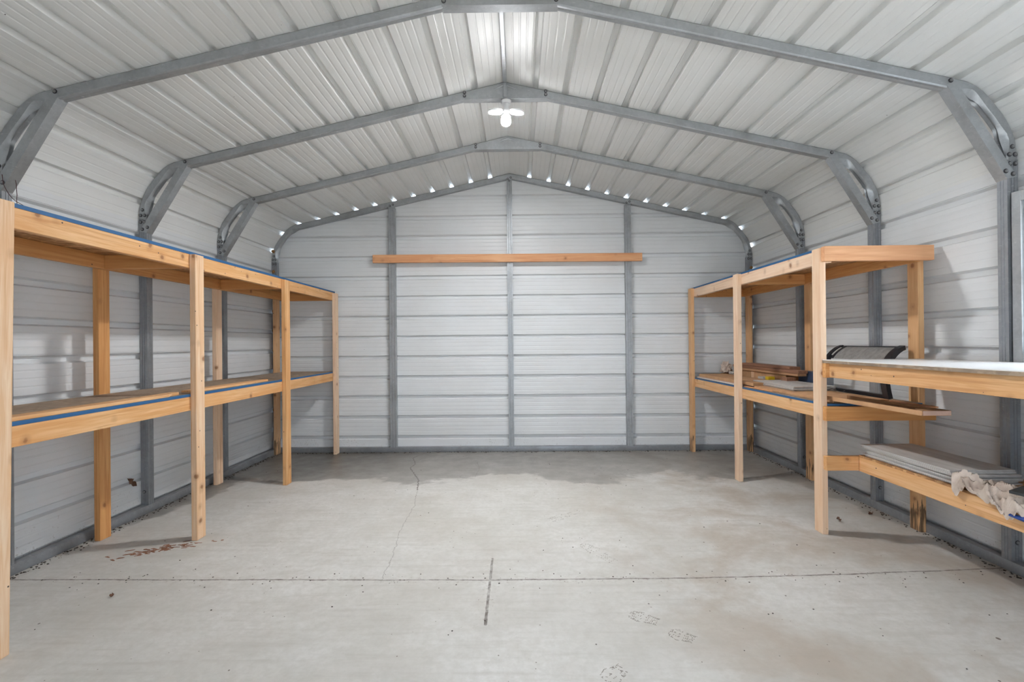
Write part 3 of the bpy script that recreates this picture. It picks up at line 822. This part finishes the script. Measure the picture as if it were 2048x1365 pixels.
# near bay: cartons under the tile stack and sticking out past the post
flat_box('flat_carton', 'flat brown carton under the four grey tiles on the middle shelf', 2.035, 2.40, 3.30, 4.36, DZ+.0002, .8620, 'card', math.radians(1.0), 'carton', 'card_dark')
bm = bmesh.new(); bx(bm, 2.012, 2.032, 4.05, 4.52, DZ+.0002, .8505, .001); tag(obj('wood_sliver', bm, 'wood_red', origin=(2.02, 4.3, DZ), grain='Y'), 'thin reddish wood sliver in front of the flat carton', 'wood strip')
for i, nm in enumerate(('lowest', 'second', 'third', 'topmost')):
    tile(2.268+(.004, -.004, .003, -.001)[i], 4.215+(.004, -.010, .006, -.004)[i], .8623+i*.0092, math.radians((.4, -.5, .2, .7)[i]), 'grey tile, %s of the four stacked on the middle shelf' % nm, 'grey tiles on the middle shelf')
# open tray carton poking out towards the camera
t = thing('open_carton', 'long shallow open cardboard tray sticking out past the end post', 'carton', (2.10, 2.95, .8622))
ang = math.radians(-3.2)
def tr(b): bmesh.ops.rotate(b, cent=(2.10, 2.95, .8630), matrix=Matrix.Rotation(ang*-1, 3, 'Z'), verts=b.verts); return b
x0, x1, y0, y1, z0, z1 = 2.025, 2.182, 2.585, 3.33, .8632, .8890
bm = bmesh.new(); bx(bm, x0, x1, y0, y1, z0, z0+.004, .001); obj('base', tr(bm), 'card', t)
bm = bmesh.new(); bx(bm, x0, x0+.005, y0, y1, z0+.004, z1, .001); obj('side_wall', tr(bm), 'card', t)
bm = bmesh.new(); bx(bm, x1-.005, x1, y0, y1, z0+.004, z1, .001); obj('side_wall', tr(bm), 'card_dark', t)
bm = bmesh.new(); bx(bm, x0+.007, x1-.004, y0-.003, y0+.002, z0+.002, z1-.001, .001); obj('end_flap', tr(bm), 'card_pink', t)
bm = bmesh.new(); bx(bm, x0+.03, x1-.005, y0+.08, y1-.15, z0+.010, z0+.013); obj('inner_flap', tr(bm), 'card_dark', t)
bm = bmesh.new(); prism(bm, [(x0+.005, y0+.004), (x1-.01, y0+.004), (x1-.05, y0+.085), (x0+.04, y0+.085)], lambda u, v, w: Vector((u, v, w+(v-y0)*.02)), z1-.004, z1-.002); obj('top_flap', tr(bm), 'card', t)
bm = bmesh.new(); bx(bm, 2.24, 2.43, 3.06, 3.255, .8432, .8500, .001)
tag(obj('wood_offcut', bm, 'wood_tan', origin=(2.33, 3.2, .843), grain='X'), 'thin tan board lying beside the open tray at the end post', 'board')
bm = bmesh.new(); bx(bm, 2.26, 2.46, 2.98, 3.34, .8506, .8560, .001); tag(obj('wood_offcut', bm, 'wood_red', origin=(2.36, 3.18, .8505), grain='X'), 'thin reddish board on the tan board beside the open tray', 'board')

# black-rimmed curved panel leaning on the right wall
cp = thing('curved_panel', 'black-rimmed curved plastic panel with a dusty grey top leaning on the right wall', 'panel', (2.50, 3.7, DZ))
def cprof(tt):      # side profile, 0 = foot, 1 = top edge at the wall
    return Vector((2.455 + .115*tt**2.2 - .030*math.sin(tt*PI), .862 + .338*(1-(1-tt)**1.35)))
def cpt(tt, yy):
    q = cprof(tt)
    x = q.x - .02*(1-yy)
    ys = 3.345 + (4.045-3.345)*yy + (.055*(1-tt)*(yy > .5) - .02*(1-tt)*(yy < .5))
    return Vector((x, ys, q.y))
def slab(bm, t0, t1, ya_, yb_, off0, off1, n=14, m_=6):
    rows_o, rows_i = [], []
    for i in range(n+1):
        tt = t0+(t1-t0)*i/n; ro, ri = [], []
        e = .01; d = (cprof(min(tt+e, 1)) - cprof(max(tt-e, 0))).normalized(); nn = Vector((-d.y, 0, d.x))
        for j in range(m_+1):
            p = cpt(tt, ya_+(yb_-ya_)*j/m_); ro.append(p+nn*off0); ri.append(p+nn*off1)
        rows_o.append(ro); rows_i.append(ri)
    A = grid_quads(bm, rows_o); Bq = grid_quads(bm, rows_i)
    for r in (0, n):
        for j in range(m_): bm.faces.new((A[r][j], A[r][j+1], Bq[r][j+1], Bq[r][j]))
    for c in (0, m_):
        for i in range(n): bm.faces.new((A[i][c], A[i+1][c], Bq[i+1][c], Bq[i][c]))
bm = bmesh.new(); slab(bm, 0, 1, .94, 1.0, .012, -.016); obj('side_rim', bm, 'black', cp, smooth=40)
bm = bmesh.new(); slab(bm, 0, 1, 0, .075, .012, -.016); obj('side_rim', bm, 'black', cp, smooth=40)
bm = bmesh.new(); slab(bm, .975, 1, .075, .94, .006, -.008, 2); obj('top_rim', bm, 'black', cp, smooth=40)
bm = bmesh.new(); slab(bm, 0, .055, .075, .94, .010, -.012, 3); obj('bottom_rim', bm, 'black', cp, smooth=40)
bm = bmesh.new(); slab(bm, .62, .975, .11, .86, .001, -.002); obj('dusty_pane', bm, 'dustpane', cp, smooth=40)
bm = bmesh.new(); slab(bm, .62, .96, .86, .90, .004, -.004); obj('inner_rib', bm, 'black', cp, smooth=40)
bm = bmesh.new(); slab(bm, .70, .93, .905, .935, .004, -.002, 6, 1); obj('grey_tab', bm, 'tile', cp)
bm = bmesh.new(); slab(bm, .62, .97, .078, .10, .004, -.003, 8, 1); obj('inner_rib', bm, 'black', cp)
bm = bmesh.new(); slab(bm, .055, .62, .11, .90, .001, -.001); obj('clear_pane', bm, 'clear', cp, smooth=40)
# tangle of black wire below it
bm = bmesh.new(); rnd = random.Random(4)
pts = [Vector((2.375+.02*math.sin(i*1.3)+rnd.uniform(-.008, .008), 3.95-.02*i+rnd.uniform(-.02, .02), .872+rnd.uniform(0, .012))) for i in range(16)]
tube(bm, pts, .0025, 6)
tag(obj('wire', bm, 'black', origin=(2.4, 3.8, .865), smooth=60), 'tangled black wire lying at the foot of the curved panel', 'wire')

# ------------------------------------------------------------------ rag, slab and sheet on the low shelf
def drape(name, label, cat, cx, cy, sx, sy, m, seed, zfun, nx=80, ny=110, th=.003):
    rnd = random.Random(seed); bm = bmesh.new(); rows = []
    for i in range(nx+1):
        r = []
        for j in range(ny+1):
            u, v = i/nx, j/ny; r.append(Vector(zfun(u, v)))
        rows.append(r)
    grid_quads(bm, rows)
    bmesh.ops.recalc_face_normals(bm, faces=bm.faces)
    bmesh.ops.solidify(bm, geom=bm.faces[:], thickness=th)
    return tag(obj(name, bm, m, origin=(cx, cy, SZ), smooth=60), label, cat)
def ragf(u, v):
    x = 2.105+.23*u + .022*math.sin(v*9+1); y = 2.02+.47*v + .03*math.sin(u*8)
    fold = 1-abs(math.sin(v*15+u*6+1.4*math.sin(u*9+v*4))); f2 = 1-abs(math.sin(v*34-u*17+1.6*math.sin(v*13+u*5)))
    z = SZ+.007 + (.036*fold + .014*f2)*(1-.4*u)
    z += .038*math.exp(-((v-.93)/.07)**2)*math.exp(-((u-.28)/.28)**2) + .030*math.exp(-((v-.66)/.05)**2)*math.exp(-((u-.45)/.25)**2)
    if x < 2.150:
        k = (2.150-x); z -= k*1.05 - .0; x = 2.150-k*.30-.003 - .012*fold*min(1, k*30)
    if x < 2.192: z = max(z, SZ+.004) if x >= 2.149 else z
    return (x, y, z)
drape('cloth_rag', 'crumpled beige ribbed rag draped over the low shelf edge beside the tiles', 'rag', 2.22, 2.25, 0, 0, 'cloth', 1, ragf)
crumple('cloth_rag', 'beige bundled rag behind the dark slab at the right edge', 'rag', (2.48, 2.27, .556), (.085, .10, .058), 'cloth', 9, amp=.9)
bm = bmesh.new()
prism(bm, [(2.055, 2.14), (2.36, 2.345), (2.50, 2.12), (2.30, 1.80), (2.06, 1.76)], lambda u, v, w: Vector((u, v, w-.06*(v-2.2)-.05*(u-2.3))), .588, .600)
tag(obj('dark_slab', bm, 'slate', origin=(2.25, 2.05, .59)), 'thin dark grey slab resting on the beige rag at the right edge', 'slab')
def tarpf(u, v):
    x = 2.142-.012*math.sin(u*PI) - .006*(1.2+math.sin(v*9)); y = 1.85+.36*v; z = .516-.052*u*(1-.75*v) - .022*v
    return (x, y, z)
drape('plastic_sheet', 'blue plastic sheet edge hanging out below the rag over the low rail', 'sheet', 2.14, 2.0, 0, 0, 'tarp', 2, tarpf, 16, 24, .002)

# ------------------------------------------------------------------ small things
bm = bmesh.new()
def spl(pts, n=10): return [Vector(p) for p in []] + [q for q in _cm3([Vector(p) for p in pts], n)]
def _cm3(p, n):
    out = []
    for i in range(len(p)-1):
        a, b, c, d = p[max(i-1, 0)], p[i], p[i+1], p[min(i+2, len(p)-1)]
        for k in range(n):
            t = k/n; out.append(.5*((2*b)+(-a+c)*t+(2*a-5*b+4*c-d)*t*t+(-a+3*b-3*c+d)*t**3))
    return out+[p[-1]]
tube(bm, spl([(-2.655, 2.555, 2.150), (-2.648, 2.56, 2.090), (-2.62, 2.575, 2.030), (-2.585, 2.60, 1.998), (-2.55, 2.62, 1.976), (-2.49, 2.60, 1.880), (-2.40, 2.50, 1.868), (-2.43, 2.56, 1.870), (-2.508, 2.50, 1.955), (-2.512, 2.49, 2.03), (-2.515, 2.49, 2.075), (-2.53, 2.50, 2.10)]), .0016, 6)
tag(obj('wire', bm, 'wire', origin=(-2.55, 2.56, 1.87), smooth=60), 'thin dark red wire looping from the near left knee brace to the top shelf', 'wire')

def leaf(label, c, size, seed, up=(0, 0, 1)):
    rnd = random.Random(seed); bm = bmesh.new(); N = 11; rows = []
    up = Vector(up).normalized(); a = up.orthogonal().normalized(); a.rotate(Matrix.Rotation(rnd.uniform(0, 6), 3, up)); b = up.cross(a); c = Vector(c)
    for i in range(N+1):
        t = i/N; wd = math.sin(t*PI)**.8*(.45+.18*math.sin(t*17+seed)); r = []
        for j in range(5):
            s = -1+j/2; r.append(c + a*(t-.5)*size + b*s*wd*size*.5 + up*size*(.16+.16*s*s+.10*math.sin(t*8+s*2+seed)))
        rows.append(r)
    grid_quads(bm, rows); bmesh.ops.recalc_face_normals(bm, faces=bm.faces); bmesh.ops.solidify(bm, geom=bm.faces[:], thickness=.0012)
    return tag(obj('dried_leaf', bm, 'leaf', origin=tuple(c), smooth=60), label, 'leaf')
leaf('curled brown leaf caught low on the left wall beside a steel leg', (XC-2.765, 3.632, .262), .085, 3, (1, 0, 0))
leaf('small dark leaf on the floor behind the near right post', (2.20, 3.50, .0015), .055, 5)
leaf('small dark crumpled leaf on the bare floor at the front left', (-2.05, 2.495, .0012), .035, 8)
leaf('dark leaf on the floor against the right base rail', (2.50, 3.62, .0015), .05, 12)

# boot prints: dried mud flakes left on the slab
def boot(c, ang, length, seed, keep=.8):
    rnd = random.Random(seed); bm = bmesh.new(); R2 = Matrix.Rotation(ang, 2)
    def put(poly):
        q = [Vector(c)+R2 @ Vector(p) for p in poly]
        prism(bm, [(v.x, v.y) for v in q], lambda u, v, w: Vector((u, v, w)), .0002, .0007)
    n = 17
    for i in range(n):
        t = i/n; x = (t-.5)*length
        hw = .042*(1-.35*abs(math.sin((t-.35)*3)))*(1 if .02 < t < .98 else .6)
        if .42 < t < .56: continue
        for j in range(4):
            if rnd.random() > keep: continue
            y = -hw+2*hw*j/3.6; l = rnd.uniform(.005, .014); w_ = rnd.uniform(.0015, .0035); sk = rnd.uniform(-.006, .006)
            put([(x+(dx*ca-dy*sa), y+(dx*sa+dy*ca)) for ca, sa in [(math.cos(sk*120), math.sin(sk*120))] for dx, dy in ((0, 0), (w_, l*.1), (w_*.8, l), (-w_*.2, l*.8))])
        for sgn in (-1, 1):
            if rnd.random() < keep: put([(x, sgn*hw), (x+.010, sgn*hw*1.02), (x+.010, sgn*(hw+.0022)), (x, sgn*(hw+.0014))][::sgn])
    return obj('boot_print', bm, 'mud', FLOOR)
boot((.460, 3.00), math.radians(-60), .30, 1, .62)
boot((.556, 2.292), math.radians(-32), .13, 2, .8)
boot((.684, 2.152), math.radians(-35), .105, 3, .7)
boot((.352, 1.908), math.radians(40), .11, 4, .5)
boot((.30, 3.62), math.radians(40), .26, 5, .38)
boot((.62, 4.40), math.radians(-50), .30, 6, .35)

# crumbs of dirt along the walls (uncountable)
rnd = random.Random(11); bm = bmesh.new()
def crumb(x, y, s):
    r = bmesh.ops.create_icosphere(bm, subdivisions=1, radius=s)
    for v in r['verts']: v.co = Vector((v.co.x*rnd.uniform(.6, 1.6)+x, v.co.y*rnd.uniform(.6, 1.8)+y, max(0.0004, v.co.z*.6+s*.3)))
for i in range(300):
    y = rnd.uniform(2.4, 5.7); crumb(XC-2.766+T+.004+abs(rnd.gauss(0, .03)), y, rnd.uniform(.002, .0065))
    y = rnd.uniform(2.0, 5.7); crumb(XC+2.766-T-.004-abs(rnd.gauss(0, .03)), y, rnd.uniform(.002, .0065))
    crumb(rnd.uniform(-2.6, 2.5), 5.778-abs(rnd.gauss(0, .025)), rnd.uniform(.002, .007))
tag(obj('dirt_crumbs', bm, 'dirt'), 'dark dirt crumbs scattered along the foot of the walls', 'dirt', kind='stuff')
bm = bmesh.new()
for i in range(240):
    x = rnd.uniform(-2.6, 2.5); y = rnd.uniform(1.2, 5.6)
    if rnd.random() < .5: y = 2.68+rnd.gauss(0, .05)
    crumb(x, y, rnd.uniform(.0015, .0042))
tag(obj('floor_grit', bm, 'dirt'), 'fine dark grit scattered over the concrete floor and its joint', 'grit', kind='stuff')
bm = bmesh.new()
for i in range(70):
    x = -2.2+rnd.gauss(0, .10); y = 3.09+(x+2.2)*.5+rnd.gauss(0, .03); a = rnd.uniform(-.5, .7); l = rnd.uniform(.006, .028); w_ = rnd.uniform(.002, .007)
    ca, sa = math.cos(a), math.sin(a)
    prism(bm, [(x+u*ca-v*sa, y+u*sa+v*ca) for u, v in ((-l, -w_), (l*.7, -w_*.6), (l, w_*.5), (-l*.6, w_))], lambda u, v, w: Vector((u, v, w)), .0003, .0025)
tag(obj('bark_chips', bm, 'chip'), 'reddish bark chips strewn on the floor by the second left post', 'chips', kind='stuff')

# ------------------------------------------------------------------ light
wd = bpy.data.worlds.new('sky'); S.world = wd; wd.use_nodes = True
bg = wd.node_tree.nodes['Background']; bg.inputs[0].default_value = (.76, .87, 1.0, 1); bg.inputs[1].default_value = 7.0

sd = bpy.data.lights.new('sun', 'SUN'); so = bpy.data.objects.new('sun', sd); C.objects.link(so)
sd.energy = 42.0; sd.angle = math.radians(.6); sd.color = (1, .97, .93)
so.rotation_euler = Vector((.62, -.30, -.80)).to_track_quat('-Z', 'Y').to_euler()

# ------------------------------------------------------------------ camera
cam = bpy.data.cameras.new('camera'); co = bpy.data.objects.new('camera', cam); C.objects.link(co)
F = 1005.0
cam.sensor_fit = 'HORIZONTAL'; cam.sensor_width = 36; cam.lens = 36*F/2048; cam.clip_start = .02
d = Vector(((1037-1024)/F, (685-682.5)/F, 1.0)).normalized(); ro = math.radians(.55)
dn = Vector((math.sin(ro), math.cos(ro), 0)); dn = (dn-d*dn.dot(d)).normalized(); up = -dn; rt = dn.cross(d).normalized()
RW = Matrix((rt, d, up))
cx_, cy_, cz_ = RW @ Vector((1, 0, 0)), RW @ Vector((0, -1, 0)), RW @ Vector((0, 0, -1))
co.matrix_world = Matrix(((cx_.x, cy_.x, cz_.x, 0), (cx_.y, cy_.y, cz_.y, 0), (cx_.z, cy_.z, cz_.z, 1.258), (0, 0, 0, 1)))
S.camera = co
S.view_settings.view_transform = 'Standard'; S.view_settings.look = 'None'; S.view_settings.gamma = 1
S.view_settings.use_curve_mapping = False; S.view_settings.exposure = 0.29
